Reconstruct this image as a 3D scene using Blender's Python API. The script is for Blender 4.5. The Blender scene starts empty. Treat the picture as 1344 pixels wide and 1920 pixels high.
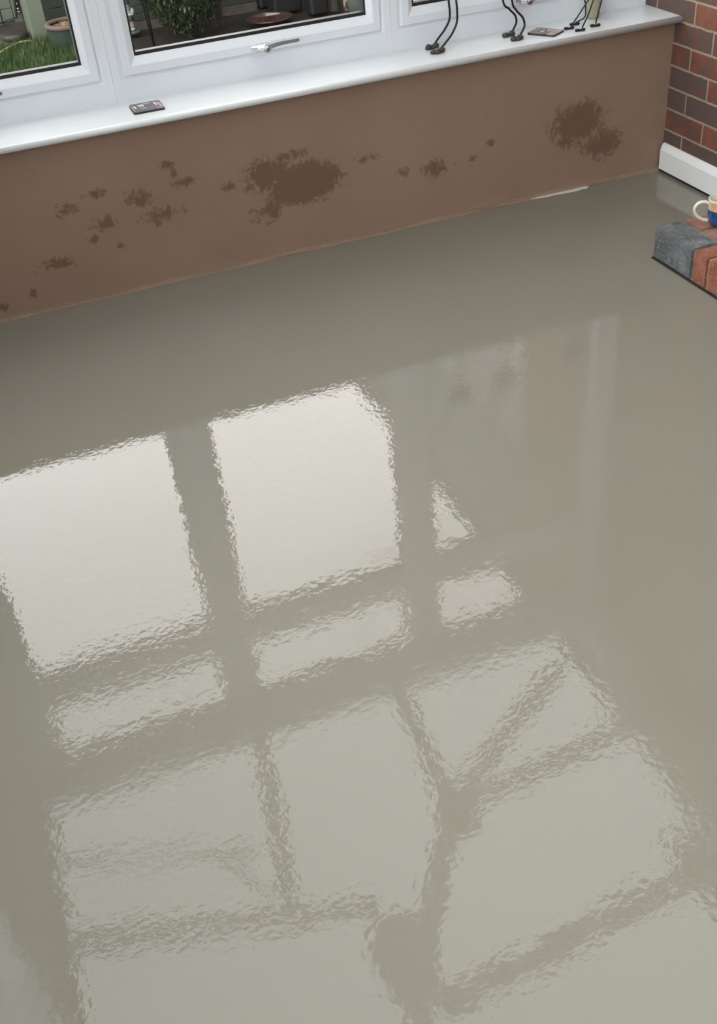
import bpy, bmesh, math, random
from mathutils import Vector, Matrix, noise
random.seed(7)
S = bpy.context.scene
COL = S.collection

# ------------------------------------------------------------ camera, sky, exposure
cd = bpy.data.cameras.new('camera'); cam = bpy.data.objects.new('camera', cd); COL.objects.link(cam)
cam.location = (-2.37098, -3.29867, 1.48214)
cam.rotation_euler = (0.911052, 0.080079, -0.365495)
cd.sensor_fit = 'VERTICAL'; cd.sensor_height = 24.0; cd.lens = 24.0 * 1947.5 / 1920.0
cd.clip_start = 0.05; cd.clip_end = 200
S.camera = cam

S.view_settings.view_transform = 'Standard'; S.view_settings.look = 'None'
S.view_settings.gamma = 1.0; S.view_settings.use_curve_mapping = False
S.view_settings.exposure = 2.6
SKY = 1.0

w = bpy.data.worlds.new('overcast_sky'); S.world = w; w.use_nodes = True
nt = w.node_tree; nt.nodes.clear()
wo = nt.nodes.new('ShaderNodeOutputWorld'); bg = nt.nodes.new('ShaderNodeBackground')
tc = nt.nodes.new('ShaderNodeTexCoord'); nz = nt.nodes.new('ShaderNodeTexNoise'); rp = nt.nodes.new('ShaderNodeValToRGB')
nz.inputs['Scale'].default_value = 1.6; nz.inputs['Detail'].default_value = 3
rp.color_ramp.elements[0].color = (.93, .905, .905, 1); rp.color_ramp.elements[1].color = (1.0, .96, .95, 1)
rp.color_ramp.elements[0].position = .3; rp.color_ramp.elements[1].position = .7
nt.links.new(tc.outputs['Generated'], nz.inputs['Vector']); nt.links.new(nz.outputs['Fac'], rp.inputs['Fac'])
nt.links.new(rp.outputs['Color'], bg.inputs['Color'])
sx = nt.nodes.new('ShaderNodeSeparateXYZ'); mr = nt.nodes.new('ShaderNodeMapRange')   # overcast, thinner cloud and brighter low down
nt.links.new(tc.outputs['Generated'], sx.inputs[0]); nt.links.new(sx.outputs[2], mr.inputs['Value'])
mr.inputs['From Min'].default_value = .45; mr.inputs['From Max'].default_value = .95; mr.inputs['To Min'].default_value = SKY * 1.32; mr.inputs['To Max'].default_value = SKY * .78
nt.links.new(mr.outputs['Result'], bg.inputs['Strength'])
nt.links.new(bg.outputs['Background'], wo.inputs['Surface'])

# ------------------------------------------------------------ materials
class NT:
    def __init__(s, name):
        s.m = bpy.data.materials.new(name); s.m.use_nodes = True; s.t = s.m.node_tree; s.t.nodes.clear()
        s.out = s.t.nodes.new('ShaderNodeOutputMaterial')
    def n(s, typ, **kw):
        o = s.t.nodes.new('ShaderNode' + typ)
        for k, v in kw.items():
            if k in o.inputs: 
                s.put(o.inputs[k], v)
            else: setattr(o, k, v)
        return o
    def put(s, sock, v):
        if isinstance(v, bpy.types.NodeSocket): s.t.links.new(v, sock)
        else: sock.default_value = v
    def math(s, op, a, b=None, c=None, clamp=False):
        o = s.t.nodes.new('ShaderNodeMath'); o.operation = op; o.use_clamp = clamp
        s.put(o.inputs[0], a)
        if b is not None: s.put(o.inputs[1], b)
        if c is not None: s.put(o.inputs[2], c)
        return o.outputs[0]
    def vmath(s, op, a, b):
        o = s.t.nodes.new('ShaderNodeVectorMath'); o.operation = op; s.put(o.inputs[0], a); s.put(o.inputs[1], b); return o
    def pos(s): return s.t.nodes.new('ShaderNodeNewGeometry').outputs['Position']
    def obj(s): return s.t.nodes.new('ShaderNodeTexCoord').outputs['Object']
    def noise(s, vec, scale, detail=2, rough=.5, dist=0):
        o = s.n('TexNoise', Scale=scale, Detail=detail, Roughness=rough, Distortion=dist); s.put(o.inputs['Vector'], vec); return o.outputs['Fac']
    def ramp(s, fac, stops):
        o = s.t.nodes.new('ShaderNodeValToRGB'); e = o.color_ramp.elements
        while len(e) < len(stops): e.new(.5)
        for i, (p, c) in enumerate(stops):
            e[i].position = p; e[i].color = (*c, 1) if len(c) == 3 else c
        s.put(o.inputs['Fac'], fac); return o.outputs['Color']
    def mix(s, fac, a, b):
        o = s.t.nodes.new('ShaderNodeMix'); o.data_type = 'RGBA'
        s.put(o.inputs[0], fac); s.put(o.inputs[6], (*a, 1) if isinstance(a, tuple) and len(a) == 3 else a)
        s.put(o.inputs[7], (*b, 1) if isinstance(b, tuple) and len(b) == 3 else b); return o.outputs[2]
    def bump(s, h, strength, dist, normal=None):
        o = s.n('Bump'); s.put(o.inputs['Height'], h); o.inputs['Strength'].default_value = strength; o.inputs['Distance'].default_value = dist
        if normal: s.put(o.inputs['Normal'], normal)
        return o.outputs['Normal']
    def bsdf(s, color, rough=.5, metal=0, spec=.5, normal=None, ior=1.5, coat=0):
        b = s.t.nodes.new('ShaderNodeBsdfPrincipled')
        s.put(b.inputs['Base Color'], (*color, 1) if isinstance(color, tuple) and len(color) == 3 else color)
        s.put(b.inputs['Roughness'], rough); s.put(b.inputs['Metallic'], metal)
        b.inputs['Specular IOR Level'].default_value = spec; b.inputs['IOR'].default_value = ior
        b.inputs['Coat Weight'].default_value = coat
        if normal: s.put(b.inputs['Normal'], normal)
        s.t.links.new(b.outputs[0], s.out.inputs['Surface']); return b
    def xyz(s, v):
        o = s.t.nodes.new('ShaderNodeSeparateXYZ'); s.put(o.inputs[0], v); return o.outputs

def simple(name, color, rough=.5, metal=0, var=.0, scale=20, bump=0, spec=.5, dark=None):
    t = NT(name)
    c = color; nrm = None
    if var or bump:
        f = t.noise(t.obj(), scale, 4, .6)
        if var:
            d = dark or tuple(x * (1 - var) for x in color)
            l = tuple(min(1, x * (1 + var)) for x in color)
            c = t.ramp(f, [(.3, d), (.7, l)])
        if bump: nrm = t.bump(f, 1.0, bump)
    t.bsdf(c, rough, metal, spec, nrm)
    return t.m

# freshly poured levelling screed
def mat_screed():
    t = NT('wet_screed'); P = t.pos()
    big = t.noise(P, 1.3, 3, .5)
    mid = t.noise(P, 5, 4, .6, .6)
    c = t.ramp(big, [(.3, (.204, .195, .160)), (.7, (.219, .210, .173))])
    c = t.mix(t.math('MULTIPLY', mid, .22), c, (.186, .177, .143))
    # tiny air pits, sparse
    v = t.n('TexVoronoi', Scale=9.0); t.put(v.inputs['Vector'], P)
    cell = t.n('TexWhiteNoise'); t.put(cell.inputs['Vector'], v.outputs['Position'])
    pit = t.math('MULTIPLY', t.math('LESS_THAN', v.outputs['Distance'], .022), t.math('GREATER_THAN', cell.outputs['Value'], .62))
    c = t.mix(t.math('MULTIPLY', pit, .75), c, (.12, .10, .08))
    # orange-peel skin: fine ripples plus slow waves left by the spiked roller
    f1 = t.noise(P, 75, 2, .5)
    f2 = t.noise(P, 24, 2, .5, .4)
    f3 = t.noise(P, 3.2, 2, .5)
    msk = t.math('MULTIPLY_ADD', t.noise(P, 2.2, 2, .5), 2.4, -.75, True)
    n = t.bump(f3, 1.0, .0007)
    n = t.bump(f2, 1.0, .00024, n)
    h = t.math('MULTIPLY', f1, t.math('MULTIPLY_ADD', msk, .8, .35))
    n = t.bump(h, 1.0, .00026, n)
    t.bsdf(c, .012, 0, .5, n, 1.46)
    return t.m

STAINS = [(-1.41,.240,.100,.058),(-1.53,.290,.08,.055),(-1.535,.172,.06,.05),(-1.455,.338,.08,.022),(-1.187,.278,.05,.014),(-.934,.190,.062,.035),
 (-1.055,.20,.03,.02),(-.37,.245,.10,.07),(-.261,.15,.085,.05),(-.418,.19,.05,.03),(-2.188,.315,.04,.028),(-2.09,.345,.05,.02),(-1.96,.30,.05,.03),
 (-1.90,.235,.07,.03),(-1.85,.39,.026,.018),(-1.81,.325,.05,.016),(-2.079,.244,.045,.028),(-2.123,.204,.025,.02),(-2.256,.149,.06,.025),(-1.665,.28,.03,.02),
 (-1.838,.36,.014,.02),(-2.462,.051,.02,.02),(-.79,.20,.02,.016),(-2.054,.163,.016,.012),(-1.36,.20,.10,.02),(-2.36,.07,.014,.02),(-1.30,.235,.05,.02),(-.72,.235,.02,.02)]
def mat_plaster():
    t = NT('bare_pink_plaster'); P = t.pos()
    base = t.ramp(t.noise(P, 2.5, 4, .55), [(.3, (.268, .184, .132)), (.7, (.305, .213, .156))])
    base = t.mix(t.math('MULTIPLY', t.noise(P, 30, 5, .7), .18), base, (.36, .265, .205))
    x, y, z = t.xyz(P)
    tot = None
    for i, (sx, sz, rx, rz) in enumerate(STAINS):
        a = t.math('MULTIPLY', t.math('SUBTRACT', x, sx), 1 / (rx * 1.7)); b = t.math('MULTIPLY', t.math('SUBTRACT', z, sz), 1 / (rz * 1.7))
        d = t.math('SUBTRACT', 1.0, t.math('SQRT', t.math('ADD', t.math('MULTIPLY', a, a), t.math('MULTIPLY', b, b))), clamp=True)
        if i < 2 or i in (7, 8): d = t.math('MULTIPLY', d, (2.4, 1.4, 0, 0, 0, 0, 0, 1.5, 1.3)[i])
        tot = d if tot is None else t.math('MAXIMUM', tot, d)
    st = t.n('Mapping'); t.put(st.inputs['Vector'], P); st.inputs['Scale'].default_value = (1, 1, .8)
    ns = t.noise(st.outputs[0], 30, 9, .80, 1.2)
    e = t.math('ADD', tot, t.math('MULTIPLY_ADD', ns, 3.4, -2.05))
    m = t.math('MULTIPLY_ADD', e, 3.0, -.3, True)
    m = t.math('MULTIPLY', m, t.math('MULTIPLY', tot, 9.0, clamp=True))
    c = t.mix(t.math('MULTIPLY', m, .8), base, (.150, .088, .056))
    # pale feathered line where the plaster meets the screed
    low = t.math('LESS_THAN', z, t.math('MULTIPLY_ADD', t.noise(P, 14, 4, .7), .030, -.008))
    c = t.mix(t.math('MULTIPLY', low, .5), c, (.42, .30, .22))
    n = t.bump(t.noise(P, 9, 4, .5), 1.0, .0035)
    t.bsdf(c, .78, 0, .25, n)
    return t.m

def mat_brick(name='red_brown_brickwork'):
    t = NT(name); P = t.pos(); x, y, z = t.xyz(P)
    u = t.math('ADD', t.math('SUBTRACT', x, y), .115)
    wob = t.math('MULTIPLY_ADD', t.noise(P, 30, 3), .006, -.003)
    cv = t.n('CombineXYZ'); t.put(cv.inputs[0], t.math('ADD', u, wob)); t.put(cv.inputs[1], t.math('ADD', t.math('ADD', z, -.004), wob))
    b = t.n('TexBrick'); t.put(b.inputs['Vector'], cv.outputs[0])
    b.offset = .5; b.squash = 1
    b.inputs['Scale'].default_value = 1; b.inputs['Brick Width'].default_value = .225; b.inputs['Row Height'].default_value = .075
    b.inputs['Mortar Size'].default_value = .0045; b.inputs['Mortar Smooth'].default_value = .15; b.inputs['Bias'].default_value = 0
    b.inputs['Color1'].default_value = (0, 0, 0, 1); b.inputs['Color2'].default_value = (1, 1, 1, 1); b.inputs['Mortar'].default_value = (.5, .5, .5, 1)
    f = t.math('ADD', t.math('MULTIPLY_ADD', b.outputs['Color'], .75, .10), t.math('MULTIPLY_ADD', t.noise(P, 13, 4, .65), 2.2, -1.1))
    c = t.ramp(f, [(.12, (.115, .084, .078)), (.38, (.135, .082, .068)), (.56, (.20, .068, .046)), (.9, (.28, .098, .056))])
    c = t.mix(t.math('MULTIPLY', t.noise(P, 120, 4, .7), .6), c, (.085, .060, .052))
    mort = t.ramp(t.noise(P, 60, 4, .7), [(.3, (.26, .21, .15)), (.7, (.38, .31, .23))])
    c = t.mix(b.outputs['Fac'], c, mort)
    h = t.math('ADD', t.math('MULTIPLY', b.outputs['Fac'], -.6), t.math('MULTIPLY', t.noise(P, 80, 5, .7), .5))
    n = t.bump(h, 1.0, .004)
    t.bsdf(c, .85, 0, .3, n)
    return t.m

def glass(name, tint, ior=1.45, rough=0.0):
    t = NT(name)
    tr = t.n('BsdfTransparent'); tr.inputs[0].default_value = (*tint, 1)
    gl = t.n('BsdfGlossy'); gl.inputs['Roughness'].default_value = rough
    fr = t.n('Fresnel'); fr.inputs['IOR'].default_value = ior
    mx = t.n('MixShader'); t.put(mx.inputs[0], t.math('MULTIPLY', fr.outputs[0], .38)); t.t.links.new(tr.outputs[0], mx.inputs[1]); t.t.links.new(gl.outputs[0], mx.inputs[2])
    t.t.links.new(mx.outputs[0], t.out.inputs['Surface']); return t.m

M = {}
M['screed'] = mat_screed(); M['plaster'] = mat_plaster(); M['brick'] = mat_brick()
M['upvc'] = simple('white_upvc', (.775, .825, .89), .28, 0, .015, 3)
M['sill'] = simple('white_sill_board', (.665, .71, .725), .22, 0, .02, 4)
M['gasket'] = simple('black_rubber_gasket', (.012, .011, .012), .5)
M['spacer'] = simple('silver_glass_spacer', (.55, .52, .50), .35, .6)
M['glass'] = glass('clear_window_glass', (.95, .96, .955))
M['roofglass'] = glass('tinted_roof_glass', (.775, .795, .79))
M['skirt'] = simple('white_painted_skirting', (.84, .87, .89), .35, 0, .02, 6)
M['chrome'] = simple('polished_chrome', (.80, .80, .83), .12, 1)
M['lever'] = simple('grey_satin_metal', (.36, .36, .37), .3, .9)
M['darkmetal'] = simple('dark_key_hole', (.02, .02, .02), .4, .5)
M['wire'] = simple('black_wire', (.012, .012, .013), .35, .4)
M['bronze'] = simple('dark_bronze_lumps', (.060, .052, .042), .6, .3, .35, 90, .002)
M['render'] = simple('grey_brown_wall_render', (.13, .12, .11), .9, 0, .05, 5)
M['paint'] = simple('white_room_paint', (.42, .42, .405), .8, 0, .02, 5)
M['gutter'] = simple('black_gutter', (.02, .02, .02), .4)
M['tile'] = simple('dark_roof_tiles', (.07, .05, .045), .9, 0, .2, 8)
M['curtain'] = simple('net_curtain', (.30, .30, .295), .9, 0, .05, 5)
M['white_splash'] = simple('white_filler', (.62, .62, .60), .7, 0, .1, 60, .001)
M['under'] = simple('painted_gap_shade', (.02, .018, .016), .9, 0, .3, 60)  # near-black colour standing in for shade in narrow gaps

# ------------------------------------------------------------ geometry helpers
def mesh_obj(name, bm, mat, parent=None, smooth=False, bevel=0, segs=2, loc=None):
    me = bpy.data.meshes.new(name)
    bmesh.ops.recalc_face_normals(bm, faces=bm.faces[:])
    bm.to_mesh(me); bm.free()
    for mm in (mat if isinstance(mat, (list, tuple)) else [mat]): me.materials.append(mm)
    o = bpy.data.objects.new(name, me); COL.objects.link(o)
    if smooth:
        for p in me.polygons: p.use_smooth = True
    if bevel:
        b = o.modifiers.new('bevel', 'BEVEL'); b.width = bevel; b.segments = segs; b.limit_method = 'ANGLE'
    if parent: o.parent = parent
    if loc: o.location = loc
    return o
def box(bm, x0, x1, y0, y1, z0, z1):
    vs = [bm.verts.new((x, y, z)) for z in (z0, z1) for x, y in ((x0, y0), (x1, y0), (x1, y1), (x0, y1))]
    for f in ((0, 3, 2, 1), (4, 5, 6, 7), (0, 1, 5, 4), (1, 2, 6, 5), (2, 3, 7, 6), (3, 0, 4, 7)): bm.faces.new([vs[i] for i in f])
def prism(bm, poly, vec):
    a = [bm.verts.new(p) for p in poly]; b = [bm.verts.new(Vector(p) + Vector(vec)) for p in poly]
    bm.faces.new(a[::-1]); bm.faces.new(b)
    for i in range(len(a)):
        j = (i + 1) % len(a); bm.faces.new((a[i], a[j], b[j], b[i]))
def bar(bm, p, q, wd, ht, up=Vector((0, 0, 1))):
    p = Vector(p); q = Vector(q); d = (q - p).normalized(); s = d.cross(up).normalized() * wd / 2; u = s.cross(d).normalized() * ht / 2
    a = [bm.verts.new(p + k) for k in (s + u, s - u, -s - u, -s + u)]; b = [bm.verts.new(q + k) for k in (s + u, s - u, -s - u, -s + u)]
    bm.faces.new(a); bm.faces.new(b[::-1])
    for i in range(4): bm.faces.new((a[i], b[i], b[(i + 1) % 4], a[(i + 1) % 4]))
def catmull(pts, n=8):
    P = [Vector(p) for p in pts]; P = [2 * P[0] - P[1]] + P + [2 * P[-1] - P[-2]]; out = []
    for i in range(1, len(P) - 2):
        for k in range(n):
            t = k / n; a, b, c, d = P[i-1:i+3]
            out.append(.5 * ((2*b) + (c - a) * t + (2*a - 5*b + 4*c - d) * t*t + (3*b - a - 3*c + d) * t**3))
    out.append(P[-2]); return out
def tube(bm, pts, r, seg=10, smooth=True, r1=None):
    pts = catmull(pts) if smooth else [Vector(p) for p in pts]
    prev = None; rings = []
    for i, p in enumerate(pts):
        d = (pts[min(i+1, len(pts)-1)] - pts[max(i-1, 0)]).normalized()
        if prev is None: s = d.orthogonal().normalized()
        else: s = (prev - d * prev.dot(d)).normalized()
        prev = s; u = d.cross(s)
        rr = r if r1 is None else r + (r1 - r) * i / (len(pts) - 1)
        rings.append([bm.verts.new(p + rr * (math.cos(a) * s + math.sin(a) * u)) for a in [2*math.pi*k/seg for k in range(seg)]])
    for a, b in zip(rings, rings[1:]):
        for k in range(seg): bm.faces.new((a[k], a[(k+1) % seg], b[(k+1) % seg], b[k]))
    bm.faces.new(rings[0][::-1]); bm.faces.new(rings[-1])
def lathe(bm, prof, c=(0, 0, 0), seg=40, mats=None):
    rings = []
    for r, z in prof:
        rings.append([bm.verts.new((c[0] + r * math.cos(2*math.pi*k/seg), c[1] + r * math.sin(2*math.pi*k/seg), c[2] + z)) for k in range(seg)] if r > 1e-6 else [bm.verts.new((c[0], c[1], c[2] + z))])
    for i, (a, b) in enumerate(zip(rings, rings[1:])):
        for k in range(seg):
            k2 = (k + 1) % seg
            if len(a) == 1 and len(b) == 1: continue
            if len(a) == 1: f = bm.faces.new((a[0], b[k2], b[k]))
            elif len(b) == 1: f = bm.faces.new((a[k], a[k2], b[0]))
            else: f = bm.faces.new((a[k], a[k2], b[k2], b[k]))
            if mats: f.material_index = mats[i]
def blob(bm, c, r, seed=0, amp=.15, sub=3, sc=1.5):
    g = bmesh.ops.create_icosphere(bm, subdivisions=sub, radius=1)
    for v in g['verts']:
        k = 1 + amp * noise.noise(v.co * sc + Vector((seed * 7.1, seed, 0)))
        v.co = Vector((v.co.x * r[0] * k, v.co.y * r[1] * k, v.co.z * r[2] * k)) + Vector(c)
def empty(name, loc=(0, 0, 0), **kw):
    o = bpy.data.objects.new(name, None); COL.objects.link(o); o.location = loc; o.empty_display_size = .05
    for k, v in kw.items(): o[k] = v
    return o
def thing(o, label, cat, group=None):
    o['label'] = label; o['category'] = cat
    if group: o['group'] = group
    return o
def struct(o, label=None):
    o['kind'] = 'structure'
    if label: o['label'] = label
    return o
def part(name, bm, mat, root, **kw):       # geometry given in world space, stored relative to the root
    o = mesh_obj(name, bm, mat, root, **kw); o.data.transform(Matrix.Translation(-Vector(root.location))); return o
def B(*boxes):
    bm = bmesh.new()
    for b in boxes: box(bm, *b)
    return bm

XL, YB = -2.98, -4.3          # left wall, back of room
ZR0, SL = 2.28, .35           # roof glass height at y = .15 and its pitch
def zr(y): return ZR0 + SL * (.15 - y)

# ------------------------------------------------------------ the room
bm = B((XL, 0.0, YB, 0.0, -.12, 0.0))
struct(mesh_obj('floor', bm, M['screed']), 'freshly poured glossy grey levelling screed floor')

# dwarf wall under the window, with a slightly ragged foot
bm = bmesh.new(); n = 120
top = []; 
vs = []
for i in range(n + 1):
    x = XL + (0 - XL) * i / n
    row = []
    for j, z in enumerate((-.05, .0, .006, .016, .04, .15, .3, .45, .5265)):
        y = 0.0
        if j <= 3: y = -.006 * max(0, noise.noise(Vector((x * 5, j * .4, 3)))) - (.002 if j < 3 else 0)
        y += .0012 * noise.noise(Vector((x * 3, z * 4, 0)))
        row.append(bm.verts.new((x, y, z)))
    row.append(bm.verts.new((x, .30, .5265))); row.append(bm.verts.new((x, .30, -.05)))
    vs.append(row)
for a, b in zip(vs, vs[1:]):
    for j in range(len(a)): bm.faces.new((a[j], b[j], b[(j+1) % len(a)], a[(j+1) % len(a)]))
bm.faces.new(vs[0]); bm.faces.new(vs[-1][::-1])
struct(mesh_obj('wall_window', bm, M['plaster'], smooth=False), 'low wall of bare brown plaster with dark damp patches under the sill')

# sill board with rounded nose
bm = bmesh.new()
prof = [(.215, .5270), (-.036, .5270)]
for k in range(9):
    a = math.radians(-90 + 180 * k / 8) ; prof.append((-.034 - .0105 * math.cos(a), .5375 + .0105 * math.sin(a)))
prof += [(-.03, .548), (.199, .548), (.2, .553), (.215, .553)]
prism(bm, [(XL, y, z) for y, z in prof], (-XL - .0005, 0, 0))
sb = struct(mesh_obj('trim_1', bm, M['sill']), 'white window sill board with a rounded nose')
for p_ in sb.data.polygons:
    p_.use_smooth = abs(p_.normal.x) < .5 and p_.area < .04

# right brick wall, continuing outside the window, and its return
bm = bmesh.new()
prism(bm, [(0, YB, -.3), (0, 1.06, -.3), (0, 1.06, 2.80), (0, .2, 2.80), (0, -.9, 2.80), (0, -1.3, 3.2), (0, -2.2, 3.35), (0, -2.25, 5.2), (0, YB, 5.2)], (.5, 0, 0))  # unseen tall stretch towards the back added to block sky light
struct(mesh_obj('wall_right', bm, M['brick']), 'red and purple-brown brick wall with pale mortar')

# skirting on the brick wall
bm = bmesh.new()
pr = [(0, .012), (-.018, .012), (-.018, .082), (-.015, .090), (-.009, .104), (-.004, .106), (0, .106)]
prism(bm, [(x, -.012, z) for x, z in pr], (0, -.630, 0))
struct(mesh_obj('baseboard_right', bm, M['skirt']), 'white skirting board at the foot of the brick wall')
bm = B((-.010, -.001, -.642, -.003, 0, .014))  # dark strip fills the gap below the skirting as painted shade
struct(mesh_obj('trim_2', bm, M['under']), 'dark strip painted in as shade under the skirting board')

# left wall: solid near the corner, then a low wall with windows above
bm = B((XL - .25, XL, -1.16, .3, -.3, 2.28), (XL - .25, XL, YB, -1.1605, -.3, .54))
struct(mesh_obj('wall_left', bm, M['paint']))
bm = B((XL - .25, .5, YB - .25, YB, -.3, 5.2))  # unseen height above the glazed roof added to cut sky light
struct(mesh_obj('wall_back', bm, M['paint']))

# ------------------------------------------------------------ windows
def loft_frame(bm, rect, prof):
    """rect x0,x1,z0,z1; prof: (side inset, bottom inset, top inset, y)"""
    x0, x1, z0, z1 = rect; rings = []
    for s, b, t_, y in prof:
        rings.append([bm.verts.new(c) for c in ((x0 + s, y, z0 + b), (x1 - s, y, z0 + b), (x1 - s, y, z1 - t_), (x0 + s, y, z1 - t_))])
    for a, b in zip(rings, rings[1:]):
        for k in range(4): bm.faces.new((a[k], a[(k+1) % 4], b[(k+1) % 4], b[k]))
    a, b = rings[-1], rings[0]
    for k in range(4): bm.faces.new((a[k], a[(k+1) % 4], b[(k+1) % 4], b[k]))
def make_handle(root, x, z, y):
    """espagnolette handle: base stub, hub with key hole and long cranked lever"""
    bm = bmesh.new()
    tube(bm, [(x - .036, y - .010, z + .001), (x - .012, y - .012, z)], .0085, 14, False)
    tube(bm, [(x - .014, y, z), (x - .014, y - .014, z)], .011, 14, False)
    tube(bm, [(x - .014, y - .012, z), (x + .004, y - .020, z + .000), (x + .016, y - .024, z - .001)], .0105, 14)
    tube(bm, [(x + .012, y - .006, z - .002), (x + .012, y - .030, z - .002)], .0125, 18, False)
    h = part('handle', bm, M['chrome'], root, smooth=True)
    h.modifiers.new('es', 'EDGE_SPLIT').split_angle = math.radians(50)
    bm = bmesh.new()
    pts = catmull([(x + .012, y - .026, z - .001), (x + .032, y - .034, z + .006), (x + .060, y - .038, z + .010), (x + .105, y - .040, z + .011), (x + .118, y - .040, z + .0115)], 6)
    for i, (p, q) in enumerate(zip(pts, pts[1:])):
        wgt = .016 if i < 14 else .012
        bar(bm, p, q + (q - p) * .05, .0075, .0145 - .0055 * i / len(pts))
    l = mesh_obj('lever', bm, M['lever'], h, bevel=.002); l.data.transform(Matrix.Translation(-Vector(root.location)))
    bm = bmesh.new(); tube(bm, [(x + .012, y - .029, z - .002), (x + .012, y - .0312, z - .002)], .0075, 16, False)
    tube(bm, [(x + .012, y - .031, z - .002), (x + .012, y - .036, z - .003)], .003, 8, False)
    k = mesh_obj('key_hole', bm, M['darkmetal'], h); k.data.transform(Matrix.Translation(-Vector(root.location)))
def make_window(idx, x0, x1, handle=True, label=None):
    root = empty('window_%d' % idx, ((x0 + x1) / 2, .2, .548)); struct(root, label)
    z0, z1, zt0, zt1 = .548, 1.825, 1.825, 2.34
    F = .2
    bm = bmesh.new()
    loft_frame(bm, (x0, x1, z0, z1), [(0, 0, 0, .27), (0, 0, 0, F - .012), (.024, .060, .024, F - .012), (.038, .0755, .038, F - .005), (.038, .0755, .038, .27)])
    loft_frame(bm, (x0, x1, zt0 + .0005, zt1), [(0, 0, 0, .27), (0, 0, 0, F - .012), (.024, .032, .024, F - .012), (.038, .0455, .038, F - .005), (.038, .0455, .038, .27)])
    part('window_frame', bm, M['upvc'], root)
    def sash(nm, a, b, c, d):
        bm = bmesh.new()
        loft_frame(bm, (a, b, c, d), [(0, 0, 0, F + .045), (0, 0, 0, F - .014), (.003, .003, .003, F - .017), (.026, .026, .026, F - .017), (.030, .030, .030, F - .015), (.046, .052, .046, F - .002), (.046, .052, .046, F + .045)])
        s = part(nm, bm, M['upvc'], root)
        bm = bmesh.new(); loft_frame(bm, (a, b, c, d), [(.0455, .0515, .0455, F + .012), (.0455, .0515, .0455, F - .001), (.052, .0625, .052, F - .001), (.052, .0585, .052, F + .0415), (.0455, .0515, .0455, F + .0415)])
        g = mesh_obj('gasket', bm, M['gasket'], s); g.data.transform(Matrix.Translation(-Vector(root.location)))
        bm = bmesh.new(); loft_frame(bm, (a, b, c, d), [(.046, .052, .046, F + .022), (.046, .052, .046, F + .016), (.049, .0570, .049, F + .016), (.049, .0570, .049, F + .022)])
        g = mesh_obj('spacer_bar', bm, M['spacer'], s); g.data.transform(Matrix.Translation(-Vector(root.location)))
        g = mesh_obj('glass_pane', B((a + .047, b - .047, F + .004, F + .010, c + .053, d - .047)), M['glass'], s); g.data.transform(Matrix.Translation(-Vector(root.location)))
    sash('sash', x0 + .037, x1 - .037, z0 + .075, z1 - .037)
    sash('top_light', x0 + .037, x1 - .037, zt0 + .045, zt1 - .037)
    if handle: make_handle(root, (x0 + x1) / 2 + .016, .640, F - .022)
make_window(1, -2.887, -1.9405, label='left white window looking onto the grass and the planter')
make_window(2, -1.9400, -.9935, label='middle white window looking onto the bush and shed')
make_window(3, -.9930, -.0465, label='right white window behind the wire-legged ornaments')
struct(mesh_obj('trim_3', B((-.046, -.0005, .187, .27, .548, 2.34)), M['upvc']), 'white frame post against the brick wall')
struct(mesh_obj('trim_4', B((XL, -2.8875, .187, .27, .548, 2.34)), M['upvc']))

# left side windows (only seen as a reflection)
def side_window(idx, y0, y1):
    root = empty('window_%d' % idx, (XL - .08, (y0 + y1) / 2, .54)); struct(root)
    bm = B((XL - .07, XL, y0, y1, .54, .62), (XL - .07, XL, y0, y1, 2.2, 2.28), (XL - .07, XL, y0, y0 + .05, .62, 2.2), (XL - .07, XL, y1 - .05, y1, .62, 2.2), (XL - .07, XL, y0 + .05, y1 - .05, 1.74, 1.82))
    part('window_frame', bm, M['upvc'], root)
    part('glass_pane', B((XL - .04, XL - .034, y0 + .05, y1 - .05, .62, 2.2)), M['glass'], root)
for i in range(3): side_window(4 + i, -1.165 - (i + 1) * 1.04, -1.1655 - i * 1.04)

# ------------------------------------------------------------ glazed roof
rf = empty('ceiling', (-1.45, -2, 2.3)); struct(rf, 'glazed lean-to roof seen mirrored in the wet floor')
bm = bmesh.new(); box(bm, XL - .1, -.0005, .06, .30, 2.345, 2.44); 
prism(bm, [(XL - .15, .28, 2.285), (XL - .15, YB, 2.285), (XL - .15, YB, 2.40), (XL - .15, .28, 2.40)], (.20, 0, 0))
part('ring_beam', bm, M['upvc'], rf)
bm = bmesh.new()
g0, g1 = .06, YB
prism(bm, [(XL + .02, g0, zr(g0) + .06), (XL + .02, g1, zr(g1) + .06), (XL + .02, g1, zr(g1) + .068), (XL + .02, g0, zr(g0) + .068)], (-XL - .022, 0, 0))
part('glass_pane', bm, M['roofglass'], rf)
bm = bmesh.new()   # infill between the left eaves beam and the roof glass
prism(bm, [(XL - .04, .28, 2.35), (XL - .04, YB, 2.35), (XL - .04, YB, zr(YB) + .07), (XL - .04, .06, zr(.06) + .07), (XL - .04, .28, 2.36)], (.05, 0, 0))
part('side_infill', bm, M['upvc'], rf)
def rbar(x0, y0, x1, y1, wd, ht=.05, nm='glazing_bar'):
    bm = bmesh.new(); bar(bm, (x0, y0, zr(y0) + .03), (x1, y1, zr(y1) + .03), wd, ht)
    part(nm, bm, M['upvc'], rf)
rbar(-1.92, .08, -2.06, -.80, .070)
rbar(-1.23, .08, -1.22, -.55, .075)
rbar(-1.14, -.53, -.40, -.14, .065)
rbar(-1.10, -.58, -.03, -.50, .065)
rbar(-1.16, -.50, -1.60, -1.10, .10)
rbar(-1.60, -1.28, -.03, -1.19, .11)
rbar(-2.95, -.55, -1.70, -.85, .060)
rbar(-2.93, -.22, -2.10, -.46, .025, .03, 'thin_bar')
rbar(-2.28, -.40, -2.12, -.66, .025, .03, 'thin_bar')
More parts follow.
